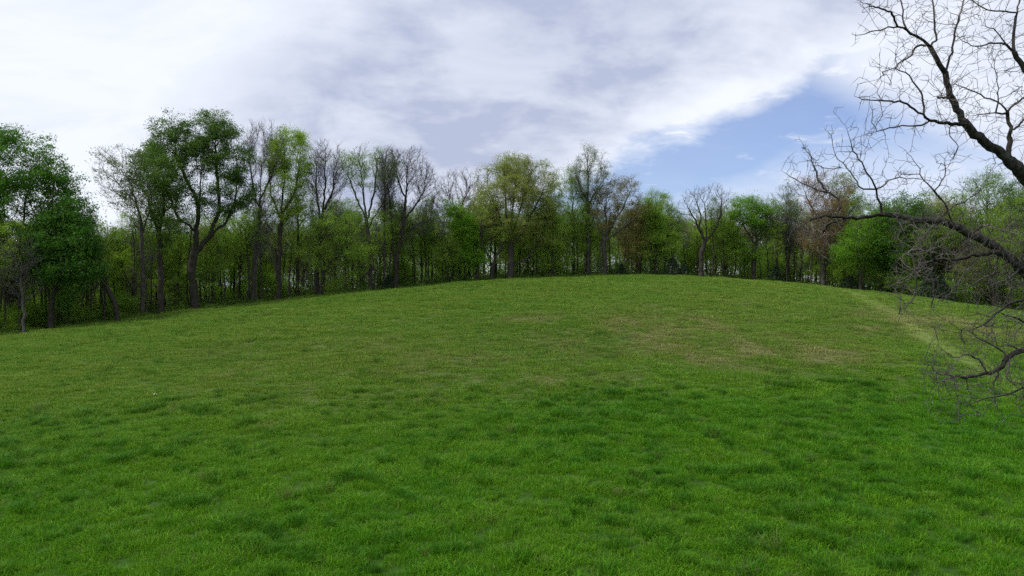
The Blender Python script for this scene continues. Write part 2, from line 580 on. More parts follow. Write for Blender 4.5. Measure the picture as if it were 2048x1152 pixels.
iop.inputs['Pick Instance'].default_value = True


def named(nm, typ):
    nd = ng.nodes.new('GeometryNodeInputNamedAttribute')
    nd.data_type = typ
    nd.inputs['Name'].default_value = nm
    return [s for s in nd.outputs if s.enabled and s.name == 'Attribute'][0]


ng.links.new(gi.outputs[0], iop.inputs['Points'])
ng.links.new(g2i.outputs[0], iop.inputs['Instance'])
ng.links.new(named('kind', 'INT'), iop.inputs['Instance Index'])
e2r = ng.nodes.new('FunctionNodeEulerToRotation')
ng.links.new(named('rot', 'FLOAT_VECTOR'), e2r.inputs[0])
ng.links.new(e2r.outputs[0], iop.inputs['Rotation'])
ng.links.new(named('scl', 'FLOAT'), iop.inputs['Scale'])
ng.links.new(iop.outputs[0], go.inputs[0])
grass.modifiers.new('grass_spread', 'NODES').node_group = ng

# ------------------------------------------------------------------ trees: limbs laid out, then branches grown into the crown's volume
def unit(a):
    return a / np.maximum(np.linalg.norm(a, axis=-1, keepdims=True), 1e-9)


def resample(P, step, wob, r):
    P = np.asarray(P, float)
    seg = np.linalg.norm(np.diff(P, axis=0), axis=1)
    s = np.concatenate([[0], np.cumsum(seg)])
    n = max(2, int(s[-1] / step) + 1)
    q = np.linspace(0, s[-1], n)
    out = np.stack([np.interp(q, s, P[:, i]) for i in range(3)], -1)
    if wob and n > 2:
        out[1:-1] += r.normal(0, wob, (n - 2, 3)) * step
    return out


def skeleton(polys, step, wob, r):
    """polylines, each joined to the nearest node already there; returns pos, parent"""
    pos, par = [], []
    for P in polys:
        Q = resample(P, step, wob, r)
        if not pos:
            last = -1
            start = 0
        else:
            last = int(np.argmin(np.linalg.norm(np.array(pos) - Q[0], axis=1)))
            start = 1 if np.linalg.norm(np.array(pos)[last] - Q[0]) < step * .75 else 0
        for q in Q[start:]:
            pos.append(q)
            par.append(last)
            last = len(pos) - 1
    return np.array(pos), np.array(par, int)


def colonize(pos, par, att, step, kill, up, jit, asc, r, iters=220, first=0):
    """grow branches from the given nodes towards the attraction points"""
    pos, par = list(pos), list(par)
    n = len(att)
    best = np.full(n, 1e9)
    own = np.zeros(n, int)
    alive = np.ones(n, bool)

    def upd(i0):
        N = np.array(pos[i0:])
        ids = np.arange(i0, len(pos))
        if i0 < first:
            N, ids = N[first - i0:], ids[first - i0:]
        d = att[:, None, :] - N[None]
        L = np.sqrt((d ** 2).sum(-1))
        cst = L + asc * np.maximum(0, .8 * np.hypot(d[..., 0], d[..., 1]) - d[..., 2])
        k = cst.argmin(1)
        cm = cst[np.arange(n), k]
        b = cm < best
        best[b] = cm[b]
        own[b] = ids[k[b]]
        alive[(L < kill).any(1)] = False
    upd(0)
    used = {}
    for _ in range(iters):
        if not alive.any():
            break
        P = np.array(pos)
        ow = own[alive]
        d = unit(att[alive] - P[ow])
        acc = np.zeros((len(P), 3))
        np.add.at(acc, ow, d)
        ids = np.unique(ow)
        dirs = unit(unit(acc[ids]) + r.normal(0, jit, (len(ids), 3)) + np.array([0, 0, up]))
        i0 = len(pos)
        for i, dv in zip(ids, dirs):
            c = used.get(i, 0)
            if c > 3:
                alive[(own == i)] = False
                continue
            used[i] = c + 1
            pos.append(P[i] + dv * step)
            par.append(i)
        if len(pos) == i0:
            break
        upd(i0)
        if len(pos) > 14000:
            break
    return np.array(pos), np.array(par, int)


def radii(pos, par, tip, ex, base=None):
    n = len(pos)
    acc = np.zeros(n)
    for i in range(n - 1, -1, -1):
        if acc[i] == 0:
            acc[i] = tip ** ex
        if par[i] >= 0:
            acc[par[i]] += acc[i]
    rad = acc ** (1 / ex)
    if base:
        f = math.log(base / tip) / math.log(max(rad[0] / tip, 1.01))
        rad = tip * (rad / tip) ** f
    return rad


def tubes(pos, par, rad, sel, flare=0.0, big=7):
    """one frustum per selected edge; rings shared in place, so limbs run on smoothly"""
    n = len(pos)
    dr = np.zeros((n, 3))
    dr[:] = (0, 0, 1)
    h = par >= 0
    dr[h] = unit(pos[h] - pos[par[h]])
    main = np.full(n, -1)
    order = np.argsort(rad)
    for c in order:
        if par[c] >= 0:
            main[par[c]] = c
    sm = dr.copy()
    hm = main >= 0
    sm[hm] = unit(dr[hm] + dr[main[hm]])
    ed = np.nonzero(h & sel)[0]
    Vs, Fs, off = [], [], 0
    rr = rad.copy()
    if flare:
        hh = pos[:, 2] - pos[0, 2]
        rr = rr * (1 + flare * np.exp(-np.maximum(hh, 0) / .55))
    for lo, hi, sd in ((.09, 9, big), (.035, .09, 5), (0, .035, 3)):
        e = ed[(rad[ed] >= lo) & (rad[ed] < hi)]
        if not len(e):
            continue
        p = par[e]
        ism = main[p] == e
        d0 = np.where(ism[:, None], sm[p], dr[e])
        r0 = np.where(ism, rr[p], np.minimum(rr[p] * .95, rr[e] * 1.2))
        a = np.arange(sd) * 2 * math.pi / sd
        ref = np.array([.42, .87, .26])

        def ring(c, d, q):
            u = unit(np.cross(d, ref))
            v = np.cross(d, u)
            return c[:, None] + q[:, None, None] * (np.cos(a)[None, :, None] * u[:, None] + np.sin(a)[None, :, None] * v[:, None])
        A = ring(pos[p], d0, r0)
        B = ring(pos[e], sm[e], rr[e])
        m = len(e)
        Vs.append(np.concatenate([A, B], 1).reshape(-1, 3))
        k = off + np.arange(m)[:, None, None] * 2 * sd
        j = np.arange(sd)
        q = np.stack([j, (j + 1) % sd, sd + (j + 1) % sd, sd + j], -1)[None]
        Fs.append((k + q).reshape(-1, 4))
        off += m * 2 * sd
    if not Vs:
        return np.zeros((0, 3)), []
    return np.concatenate(Vs), Fs


def twigs(base, dirs, ln, rad, r, bend=.35, up=.25):
    """thin two-piece three-sided twigs"""
    n = len(base)
    d = unit(dirs + np.array([0, 0, up]))
    mid = base + d * ln[:, None] * .55
    d2 = unit(d + r.normal(0, bend, (n, 3)) + np.array([0, 0, up * .8]))
    tip = mid + d2 * ln[:, None] * .5
    ref = np.array([.42, .87, .26])
    u = unit(np.cross(d, ref))
    v = np.cross(d, u)
    a = np.arange(3) * 2.0944
    off = np.cos(a)[None, :, None] * u[:, None] + np.sin(a)[None, :, None] * v[:, None]
    A = base[:, None] + off * rad[:, None, None]
    B = mid[:, None] + off * rad[:, None, None] * .7
    V = np.concatenate([A, B, tip[:, None]], 1).reshape(-1, 3)
    k = np.arange(n)[:, None, None] * 7
    j = np.arange(3)
    q = np.stack([j, (j + 1) % 3, 3 + (j + 1) % 3, 3 + j], -1)[None]
    tq = np.stack([3 + j, 3 + (j + 1) % 3, np.full(3, 6)], -1)[None]
    return V, [(k + q).reshape(-1, 4), (k + tq).reshape(-1, 3)], mid, tip, d2


def merge(parts):
    Vs, Fs, off = [], [], 0
    for V, F in parts:
        if len(V) == 0:
            continue
        Vs.append(V)
        Fs += [f + off for f in F]
        off += len(V)
    return (np.concatenate(Vs) if Vs else np.zeros((0, 3))), Fs


def leaves(c, size, r, flat=.35, fine=False):
    """kite-shaped leaf faces at the points c, bent along the midrib"""
    n = len(c)
    nr = unit(r.normal(0, 1, (n, 3)) + np.array([0, 0, flat]))
    u = unit(np.cross(nr, r.normal(0, 1, (n, 3))))
    v = np.cross(nr, u)
    s = size * r.uniform(.6, 1.35, n)[:, None]
    w_ = s * r.uniform(.42, .75, n)[:, None]
    A = c - u * s * .5
    B = c + v * w_ * .5 + nr * s * .12
    C = c + u * s * .5
    D = c - v * w_ * .5 + nr * s * .12
    if fine:
        V = np.stack([A - v * w_ * .5, A + v * w_ * .5, C], 1).reshape(-1, 3)
        k = np.arange(n)[:, None] * 3
        return V, [k + np.array([0, 1, 2])], np.repeat(r.random(n), 3)
    V = np.stack([A, B, C, D], 1).reshape(-1, 3)
    k = np.arange(n)[:, None] * 4
    return V, [k + np.array([0, 1, 2, 3])], np.repeat(r.random(n), 4)


def in_ellipsoids(E, n, r, shell=.30):
    """E rows: centre xyz, radii xyz, weight"""
    E = np.asarray(E, float)
    wts = E[:, 3] * E[:, 4] * E[:, 5] * E[:, 6]
    wts = wts ** .8
    k = r.choice(len(E), n, p=wts / wts.sum())
    d = unit(r.normal(0, 1, (n, 3)))
    q = r.random(n)[:, None] ** shell
    return E[k, :3] + d * q * E[k, 3:6]


def build_tree(seed, polys, E, n_att=900, step=.5, kill=.75, asc=.8, up=.08, jit=.16, tip=.016, base=.3, ex=2.25,
               n_leaf=9000, leaf=.24, leaf_sigma=.35, twig_n=3, twig_l=.9, twig_r=.010, leaf_lo=None, first=0, flare=.35, thick=.055, leaf_r=.05, wob=.10, sub=True):
    r = np.random.default_rng(seed)
    pos, par = skeleton(polys, step, wob, r)
    att = in_ellipsoids(E, n_att, r)
    pos, par = colonize(pos, par, att, step, kill, up, jit, asc, r, first=first)
    rad = radii(pos, par, tip, ex, base)
    tr_ = tubes(pos, par, rad, rad >= thick, flare)
    br_ = tubes(pos, par, rad, rad < thick)
    thin = np.nonzero((rad < leaf_r) & (par >= 0))[0]
    if len(thin) == 0:
        thin = np.arange(1, len(pos))
    parts = [br_]
    tipsrc = pos[thin]
    if twig_n:
        k = np.repeat(thin, twig_n)
        ed = unit(pos[k] - pos[par[k]])
        dirs = unit(ed + r.normal(0, .65, (len(k), 3)))
        tv, tf, mid, tp, d2 = twigs(pos[k], dirs, twig_l * r.uniform(.5, 1.2, len(k)), np.full(len(k), twig_r), r)
        parts.append((tv, tf))
        tipsrc = np.concatenate([mid, tp])
        if sub and n_leaf < 1000:
            dd = unit(d2 + r.normal(0, .7, (len(k), 3)))
            tv, tf, m2, t2, _ = twigs(mid, dd, twig_l * .6 * r.uniform(.5, 1.2, len(k)), np.full(len(k), twig_r * .8), r)
            parts.append((tv, tf))
            tipsrc = np.concatenate([tipsrc, t2])
    bV, bF = merge(parts)
    lf = None
    if n_leaf:
        src = tipsrc
        if leaf_lo is not None:
            src = src[src[:, 2] - pos[0, 2] > leaf_lo] if (src[:, 2] - pos[0, 2] > leaf_lo).any() else src
        # leaves sit in sprays: pick spray centres, then leaves round each
        n_leaf, leaf = int(n_leaf * 2.9), leaf * .64
        K = 26
        ns = max(1, n_leaf // K)
        fld = np.zeros(len(src))
        for _ in range(4):
            fld += np.sin(src @ r.normal(0, 1.15, 3) + r.uniform(0, 6.28))
        wt_ = np.clip(fld * .36 + .75, .08, 2.0)
        cc = src[r.choice(len(src), ns, p=wt_ / wt_.sum())]
        wd = r.uniform(.55, 1.35, ns)[:, None, None]
        c = (cc[:, None] + r.normal(0, 1, (ns, K, 3)) * wd * leaf_sigma * np.array([1, 1, .55])).reshape(-1, 3)
        lf = leaves(c, leaf, r, fine=True)
    return tr_, (bV, bF), lf


def tree_things(name, seed_args, mats, origin, label, group=None, cat='tree'):
    """one tree: empty at its foot > trunk, branches, crown"""
    tr_, br_, lf = seed_args
    root = bpy.data.objects.new(name, None)
    root.empty_display_size = .5
    COL.objects.link(root)
    root.location = origin
    O = np.asarray(origin)
    if len(tr_[0]):
        link('trunk', fast_mesh('trunk', tr_[0] - O, tr_[1], True), M[mats[0]], root)
    if len(br_[0]):
        link('branches', fast_mesh('branches', br_[0] - O, br_[1], True), M[mats[1]], root)
    if lf is not None:
        link('crown', fast_mesh('crown', lf[0] - O, lf[1], False, {'v': lf[2]}), M[mats[2]], root)
    tag(root, label, cat, group)
    return root


def copy_tree(root, loc, rz, s, label=None, group=None):
    c = root.copy()
    COL.objects.link(c)
    c.location = loc
    c.rotation_euler = (0, 0, rz)
    c.scale = s
    for ch in list(root.children):
        d = ch.copy()
        COL.objects.link(d)
        d.parent = c
    tag(c, label, None, group)
    return c


# ---- trees of the wood's edge, measured in the photograph and stood on the hill at their own distance
def hero(name, label, bx, Yd, crown, limbs=None, mats=('bark_dark', 'bark_dark', 'oak_green'), seed=0, trunk_top=None, base=.3, depth=.85, group=None, **kw):
    """bx: foot of the trunk (photo x); crown: (x, y, rx, ry[, weight]) ; limbs: polylines in photo pixels, all at depth Yd"""
    k = Yd / FPX
    r = np.random.default_rng(seed + 500)
    fx = (bx - 1024) * k
    fz = float(hill(fx, Yd))
    W = lambda a, b, dd=0.0: np.array([(a - 1024) * k, Yd + dd, CAMZ - (b - 576) * k])
    polys = []
    if limbs is None:
        tx_, ty_ = trunk_top
        mid = [(fx + ((tx_ - 1024) * k - fx) * q, Yd + r.normal(0, .15), fz + (CAMZ - (ty_ - 576) * k - fz) * q) for q in (.33, .66)]
        limbs = []
        polys.append([(fx, Yd, fz - .3), *mid, W(tx_, ty_)])
    for i, L in enumerate(limbs):
        dd = 0.0 if (i == 0 and not polys) else r.normal(0, 1.0)
        n = len(L)
        if i == 0 and not polys:
            polys.append([(fx, Yd, fz - .3)] + [W(a, b) for a, b in L])
        else:
            polys.append([W(a, b, dd * j / max(1, n - 1)) for j, (a, b) in enumerate(L)])
    E = []
    for cdef in crown:
        a, b, rx, ry = cdef[:4]
        wt_ = cdef[4] if len(cdef) > 4 else 1.0
        c = W(a, b, r.normal(0, .5))
        E.append([*c, rx * k, max(rx, ry) * k * depth, ry * k, wt_])
    return tree_things(name, build_tree(seed, polys, E, base=base, **kw), mats, (fx, Yd, fz), label, group)


G_EDGE = 'trees along the edge of the wood'
DG, OG, YG = ('bark_dark', 'bark_dark', 'dark_green'), ('bark_dark', 'bark_dark', 'oak_green'), ('bark_dark', 'bark_dark', 'yellow_green')
BARE = dict(n_leaf=0, twig_n=4, twig_l=1.1, twig_r=.013)
hero('maple_tree', 'tall dense dark green tree towering over the low left end of the field', 18, 76,
     [(40, 335, 95, 60), (5, 295, 55, 50), (100, 345, 55, 45), (125, 405, 55, 40), (60, 430, 120, 70), (-60, 400, 80, 110), (30, 500, 110, 60)],
     [[(22, 600), (35, 540), (45, 470), (50, 400)], [(24, 575), (75, 500), (105, 430), (120, 395)], [(30, 550), (0, 450), (-20, 350), (-5, 290)]],
     DG, 1, base=.48, n_leaf=30000, leaf=.30, n_att=1300)
hero('maple_tree', 'dark green tree with forked leaning stem beside the tall dense tree', 102, 74,
     [(150, 440, 44, 40), (115, 490, 60, 38), (172, 490, 30, 34), (140, 540, 55, 24, .5), (182, 540, 30, 24, .4)],
     [[(103, 615), (112, 570), (130, 530), (150, 480)], [(103, 610), (90, 570), (75, 540)]],
     DG, 2, base=.26, n_leaf=12000, leaf=.27)
hero('dead_tree', 'pale grey leafless small tree in front of the dark green ones', 48, 72,
     [(45, 520, 50, 55), (45, 570, 40, 40)], None, ('twig_grey', 'twig_grey', 'grey_green'), 3, trunk_top=(45, 520), base=.13, tip=.012, n_leaf=500, leaf=.13, twig_n=4, twig_r=.014, n_att=500)
hero('budding_tree', 'slim pale-barked tree with thin grey-green fringe left of the big oak', 285, 82,
     [(238, 335, 52, 46), (225, 365, 38, 34), (255, 385, 45, 45), (285, 405, 38, 62)],
     [[(286, 560), (284, 490), (280, 430), (262, 370)], [(284, 470), (300, 420), (305, 370)]],
     ('bark_grey', 'twig_grey', 'grey_green'), 4, base=.2, n_leaf=2600, leaf=.2, twig_n=4, twig_r=.012)
hero('oak_tree', 'dark olive leafed oak with forked stem close beside the big oak', 322, 84,
     [(300, 330, 42, 38), (330, 370, 45, 60), (280, 380, 35, 45), (340, 440, 40, 50)],
     [[(322, 560), (321, 500), (318, 460)], [(318, 470), (300, 430), (290, 390), (270, 370)], [(318, 460), (335, 420), (332, 370)]],
     OG, 5, base=.30, n_leaf=11000, leaf=.23)
hero('oak_tree', 'biggest oak with dark spreading limbs and full green crown at the field edge', 390, 87,
     [(430, 262, 46, 36), (408, 300, 50, 45), (350, 270, 46, 34), (372, 310, 55, 40, .5), (470, 335, 42, 42), (440, 395, 60, 40, .35), (485, 395, 26, 34, .8), (306, 315, 30, 34), (350, 380, 45, 40, .35)],
     [[(386, 560), (384, 530), (391, 495), (393, 460), (399, 408), (402, 350)],
      [(390, 505), (421, 469), (451, 447), (469, 400), (473, 360)], [(421, 469), (440, 420), (435, 350), (432, 290)],
      [(393, 462), (369, 447), (352, 434), (339, 400), (322, 370)], [(398, 410), (375, 360), (355, 310)], [(386, 560), (405, 552), (425, 540)]],
     OG, 6, base=.45, n_leaf=27000, leaf=.24, n_att=1500, kill=.65)
hero('ash_tree', 'tall leafless ash with fine upswept twigs right of the big oak', 505, 92,
     [(525, 295, 46, 58), (505, 300, 30, 45), (550, 305, 28, 50), (520, 385, 42, 55, .6)],
     [[(508, 540), (515, 470), (520, 400), (522, 340)], [(518, 420), (505, 360), (500, 300)], [(520, 400), (540, 350), (543, 300)]],
     ('bark_grey', 'twig_grey', 'grey_green'), 7, base=.24, asc=1.6, up=.2, **BARE)
hero('poplar_tree', 'tall tree with yellow-green crown beside the leafless ash', 558, 93,
     [(582, 300, 36, 44), (560, 320, 30, 50), (600, 330, 18, 50), (575, 390, 45, 50)],
     [[(558, 540), (560, 470), (563, 410), (570, 340)], [(562, 430), (585, 390), (592, 330)], [(562, 440), (545, 390), (545, 340)]],
     YG, 8, base=.27, n_leaf=11000, leaf=.22, asc=1.4, up=.15)
hero('forest_tree', 'slim dark-stemmed tree with scattered yellowish leaves behind the poplar', 595, 96,
     [(600, 410, 35, 60), (615, 460, 35, 40)], None, YG, 9, trunk_top=(596, 420), base=.2, n_leaf=3500, leaf=.2)
hero('hickory_tree', 'leafless tree of several upright grey stems above a bright green understory tree', 633, 96,
     [(650, 330, 40, 52), (632, 350, 28, 55), (675, 350, 24, 52), (650, 425, 42, 45, .6)],
     [[(634, 540), (640, 480), (645, 430)], [(643, 450), (632, 390), (630, 330)], [(645, 430), (652, 370), (655, 310)], [(645, 430), (668, 380), (675, 320)]],
     ('bark_dark', 'twig_grey', 'yellow_green'), 10, base=.32, asc=1.8, up=.22, n_leaf=350, leaf=.17, twig_n=4, twig_l=1.1, twig_r=.012)
hero('understory_tree', 'bright yellow-green low spreading tree under the upright leafless stems', 640, 93,
     [(668, 470, 55, 42), (690, 520, 45, 35), (640, 500, 35, 40), (720, 500, 25, 28)],
     [[(645, 550), (665, 520), (690, 500)], [(645, 555), (640, 510), (642, 480)]],
     ('bark_dark', 'bark_dark', 'yellow_green'), 11, base=.17, n_leaf=6500, leaf=.19, n_att=600, kill=.6)
hero('vase_tree', 'vase-shaped tree with bare fanning limbs and thin green rim of leaves', 742, 100,
     [(735, 320, 52, 28), (700, 335, 28, 30), (775, 335, 28, 32), (735, 360, 50, 30, .4)],
     [[(741, 530), (737, 480), (733, 445)], [(733, 445), (715, 400), (695, 350)], [(733, 445), (728, 390), (722, 330)], [(733, 445), (748, 390), (755, 330)], [(735, 460), (765, 400), (782, 350)]],
     ('bark_grey', 'bark_grey', 'fresh_green'), 12, base=.26, n_leaf=5000, leaf=.18, leaf_lo=13.2, asc=1.6, up=.15, twig_n=3)
hero('forest_tree', 'slender leafless pole-like tree between the vase-shaped and twin-stemmed trees', 768, 101,
     [(768, 370, 18, 65), (775, 320, 20, 30)], None, ('bark_grey', 'twig_grey', 'grey_green'), 13, trunk_top=(769, 380), base=.17, asc=1.6, up=.2, **BARE)
hero('twin_tree', 'leafless twin-stemmed tree with wide fan of grey twigs', 792, 101,
     [(818, 340, 44, 46), (788, 350, 28, 52), (850, 375, 32, 48), (840, 435, 45, 40, .6), (783, 425, 26, 45, .6)],
     [[(792, 530), (800, 480), (808, 440), (812, 390), (815, 340)], [(790, 545), (786, 490), (784, 430), (780, 380)],
      [(808, 440), (832, 410), (850, 380)], [(803, 470), (830, 452), (860, 440)], [(812, 400), (795, 360), (792, 330)]],
     ('bark_dark', 'twig_grey', 'grey_green'), 14, base=.34, asc=1.2, up=.14, n_att=1200, kill=.62, **BARE)
hero('forest_tree', 'greyish leafless tree standing behind the bright green leaning tree', 905, 110,
     [(920, 380, 46, 42), (890, 415, 36, 45), (950, 400, 26, 50), (900, 460, 40, 35, .5)],
     [[(905, 520), (912, 460), (918, 420)], [(915, 440), (900, 400)], [(918, 420), (935, 390)]],
     ('bark_grey', 'twig_grey', 'grey_green'), 15, base=.22, asc=1.3, up=.15, **BARE)
hero('understory_tree', 'small round-topped green sapling left of the bright leaning tree', 896, 103,
     [(897, 515, 38, 32), (897, 490, 22, 22)], None, ('bark_dark', 'bark_dark', 'fresh_green'), 16, trunk_top=(897, 510), base=.1, n_leaf=3200, leaf=.19, n_att=450, kill=.55)
hero('leaning_tree', 'vivid dark green leafy tree leaning to one side of the broad oak', 956, 104,
     [(903, 420, 20, 14), (922, 440, 25, 22), (937, 475, 27, 32), (945, 515, 26, 26)],
     [[(955, 530), (948, 490), (932, 450), (910, 425)]],
     ('bark_dark', 'bark_dark', 'bright_green'), 17, base=.25, n_leaf=9000, leaf=.24, n_att=500, kill=.6)
hero('crooked_tree', 'crooked dark tree with snapped forking stems beside the broad oak', 984, 104,
     [(965, 470, 25, 40, .5), (1005, 455, 20, 40, .5), (975, 420, 25, 30, .4)],
     [[(984, 535), (990, 515), (1003, 498), (1000, 470), (1003, 445)], [(984, 532), (974, 505), (965, 490), (962, 450)]],
     ('bark_dark', 'bark_dark', 'yellow_green'), 18, base=.24, n_leaf=1500, leaf=.18, n_att=350, twig_n=2)
hero('broad_oak', 'broad domed oak with pale yellow-green crown and fanning limbs at hilltop', 1020, 106,
     [(1035, 340, 62, 28), (985, 362, 38, 34), (1085, 365, 35, 36), (1030, 385, 75, 40), (975, 410, 30, 40), (1095, 410, 28, 36), (1030, 440, 70, 35, .7), (1075, 470, 40, 40, .5)],
     [[(1021, 530), (1021, 500), (1022, 470), (1025, 420), (1030, 370)], [(1021, 490), (1005, 450), (990, 410), (975, 375)], [(1021, 475), (1012, 430), (1010, 375), (1008, 345)],
      [(1022, 470), (1040, 420), (1055, 370), (1062, 340)], [(1022, 490), (1045, 465), (1068, 420), (1085, 385)], [(1022, 532), (1050, 520), (1068, 500), (1085, 488)], [(1021, 532), (1005, 525), (995, 522)]],
     ('bark_grey', 'bark_grey', 'pale_olive'), 19, base=.44, n_leaf=33000, leaf=.21, n_att=1600, kill=.62)
hero('understory_tree', 'tall yellow-green tree filling the gap right of the broad oak', 1105, 107,
     [(1105, 400, 28, 40), (1100, 460, 42, 45), (1110, 510, 45, 30)], None, YG, 20, trunk_top=(1105, 430), base=.2, n_leaf=10000, leaf=.19)
hero('tulip_tree', 'tallest straight-trunked tree with narrow grey-green top against blue sky', 1176, 110,
     [(1176, 330, 30, 38), (1158, 350, 26, 34), (1198, 350, 24, 36), (1178, 375, 45, 35), (1215, 375, 18, 24)],
     [[(1176, 500), (1176, 430), (1176, 370), (1176, 320)], [(1176, 410), (1195, 380), (1210, 355)], [(1176, 405), (1158, 370), (1152, 350)]],
     ('bark_grey', 'bark_grey', 'grey_green'), 21, base=.30, n_leaf=8000, leaf=.17, asc=1.7, up=.2, twig_n=4)
hero('forest_tree', 'light green tree nestled against the left of the tall straight trunk', 1148, 111,
     [(1140, 372, 26, 34), (1150, 420, 30, 40), (1140, 480, 35, 45)], None, ('bark_dark', 'bark_dark', 'fresh_green'), 22, trunk_top=(1146, 410), base=.18, n_leaf=7000, leaf=.17)
hero('spreading_tree', 'wide-spreading bronze-tinged tree on hilltop right of the tall straight trunk', 1210, 109,
     [(1245, 385, 42, 34), (1215, 410, 35, 35), (1265, 415, 30, 35), (1235, 450, 45, 30)],
     [[(1210, 530), (1208, 490), (1213, 460)], [(1213, 460), (1210, 420), (1215, 390)], [(1212, 465), (1240, 425), (1255, 390)], [(1210, 490), (1198, 465), (1190, 440)], [(1212, 480), (1245, 455), (1270, 435)]],
     ('bark_grey', 'bark_grey', 'bronze'), 23, base=.34, n_leaf=9500, leaf=.18)
hero('forest_tree', 'tree with small compact fresh green top rising over bronze saplings', 1310, 110,
     [(1316, 400, 25, 24), (1312, 440, 22, 30), (1325, 490, 34, 32), (1300, 500, 30, 35)], None, ('bark_dark', 'bark_dark', 'fresh_green'), 24, trunk_top=(1312, 420), base=.2, n_leaf=9500, leaf=.19)
hero('understory_tree', 'russet budding small tree left of the compact green-topped tree', 1275, 110,
     [(1275, 440, 26, 32), (1270, 490, 32, 38)], None, ('bark_dark', 'bark_dark', 'bronze'), 25, trunk_top=(1274, 460), base=.14, n_leaf=4500, leaf=.17)
hero('forked_tree', 'leafless Y-forked dark tree standing alone at the hilltop edge', 1402, 108,
     [(1374, 398, 16, 16), (1368, 420, 18, 20, .6), (1400, 392, 24, 18), (1430, 385, 20, 18), (1448, 398, 18, 20), (1412, 420, 35, 22, .5)],
     [[(1402, 520), (1404, 500), (1412, 482)], [(1410, 486), (1396, 455), (1380, 428), (1366, 405)], [(1412, 482), (1432, 455), (1443, 428), (1444, 398)], [(1412, 484), (1414, 450), (1412, 410), (1405, 390)], [(1398, 460), (1402, 430), (1392, 400)]],
     ('bark_dark', 'twig_grey', 'grey_green'), 26, base=.34, n_leaf=0, twig_n=3, twig_l=.9, twig_r=.014, n_att=700, kill=.6)
hero('round_tree', 'rounded bright green tree with dense crown between leafless trunks', 1508, 109,
     [(1500, 412, 40, 20), (1474, 425, 24, 20), (1541, 425, 20, 24), (1515, 440, 40, 22), (1535, 470, 22, 18), (1482, 478, 22, 20, .6), (1512, 505, 34, 18, .4)],
     [[(1510, 520), (1512, 480), (1508, 440)], [(1511, 490), (1485, 450)], [(1510, 490), (1535, 455)]],
     ('bark_dark', 'bark_dark', 'bright_green'), 27, base=.22, n_leaf=10500, leaf=.21, kill=.6)
hero('forest_tree', 'yellow-green small tree tucked below left of the rounded bright tree', 1447, 110,
     [(1450, 470, 30, 30), (1445, 510, 32, 30)], None, ('bark_dark', 'bark_dark', 'fresh_green'), 28, trunk_top=(1447, 480), base=.13, n_leaf=4200, leaf=.17)
hero('forest_tree', 'pale grey-green slender tree between rounded bright tree and russet tree', 1575, 112,
     [(1572, 400, 30, 36), (1560, 440, 28, 40), (1590, 450, 25, 40)], None, ('bark_pale', 'twig_grey', 'grey_green'), 29, trunk_top=(1573, 400), base=.17, n_leaf=4200, leaf=.17, twig_n=4)
hero('russet_tree', 'tall russet budding tree behind the tip of the bare bough', 1647, 103,
     [(1605, 375, 24, 26), (1640, 372, 34, 28), (1678, 385, 26, 30), (1640, 420, 50, 40), (1640, 470, 50, 35, .6)],
     [[(1647, 520), (1650, 470), (1648, 420)], [(1649, 460), (1620, 410), (1608, 380)], [(1649, 450), (1675, 410)]],
     ('bark_grey', 'twig_grey', 'russet'), 30, base=.33, n_leaf=12000, leaf=.18)
hero('forest_tree', 'pale olive tall tree right behind the russet tree', 1690, 106,
     [(1690, 375, 28, 30), (1695, 420, 32, 45), (1700, 470, 30, 35)], None, ('bark_grey', 'twig_grey', 'fresh_green'), 31, trunk_top=(1690, 400), base=.2, n_leaf=6500, leaf=.18)
hero('understory_tree', 'bright light green tree with layered sprays below the bare bough', 1720, 97,
     [(1725, 480, 40, 35), (1700, 500, 40, 28), (1745, 440, 30, 35), (1760, 500, 35, 30)], None, ('bark_dark', 'bark_dark', 'bright_green'), 32, trunk_top=(1722, 480), base=.2, n_leaf=10000, leaf=.2)
hero('maple_tree', 'domed deep green tree rising just above the bare bough', 1805, 96,
     [(1805, 425, 45, 36), (1780, 460, 45, 40), (1830, 460, 40, 40), (1805, 510, 60, 40)], None, DG, 33, trunk_top=(1805, 470), base=.28, n_leaf=16000, leaf=.25)
hero('forest_tree', 'olive budding tree right of the domed deep green tree', 1885, 98,
     [(1885, 430, 40, 45), (1880, 490, 45, 45)], None, ('bark_grey', 'twig_grey', 'pale_olive'), 34, trunk_top=(1885, 450), base=.22, n_leaf=7000, leaf=.18)
hero('forest_tree', 'tall light green tree at the descending right end of the wood', 1975, 98,
     [(1968, 365, 38, 24), (1985, 400, 55, 36), (1975, 460, 55, 50)], None, ('bark_grey', 'twig_grey', 'fresh_green'), 35, trunk_top=(1974, 410), base=.28, n_leaf=11000, leaf=.2)
hero('forest_tree', 'deep green rounded tree beyond the right end of the field', 2045, 94,
     [(2045, 390, 45, 35), (2040, 440, 55, 45), (2050, 500, 60, 45)], None, OG, 36, trunk_top=(2045, 430), base=.28, n_leaf=11000, leaf=.22)
hero('understory_tree', 'grey-brown twiggy small tree above the right end of the field', 1955, 88,
     [(1950, 530, 45, 40), (1985, 520, 40, 40)], None, ('twig_grey', 'twig_grey', 'bronze'), 37, trunk_top=(1957, 530), base=.13, n_leaf=1800, leaf=.16, twig_n=4)

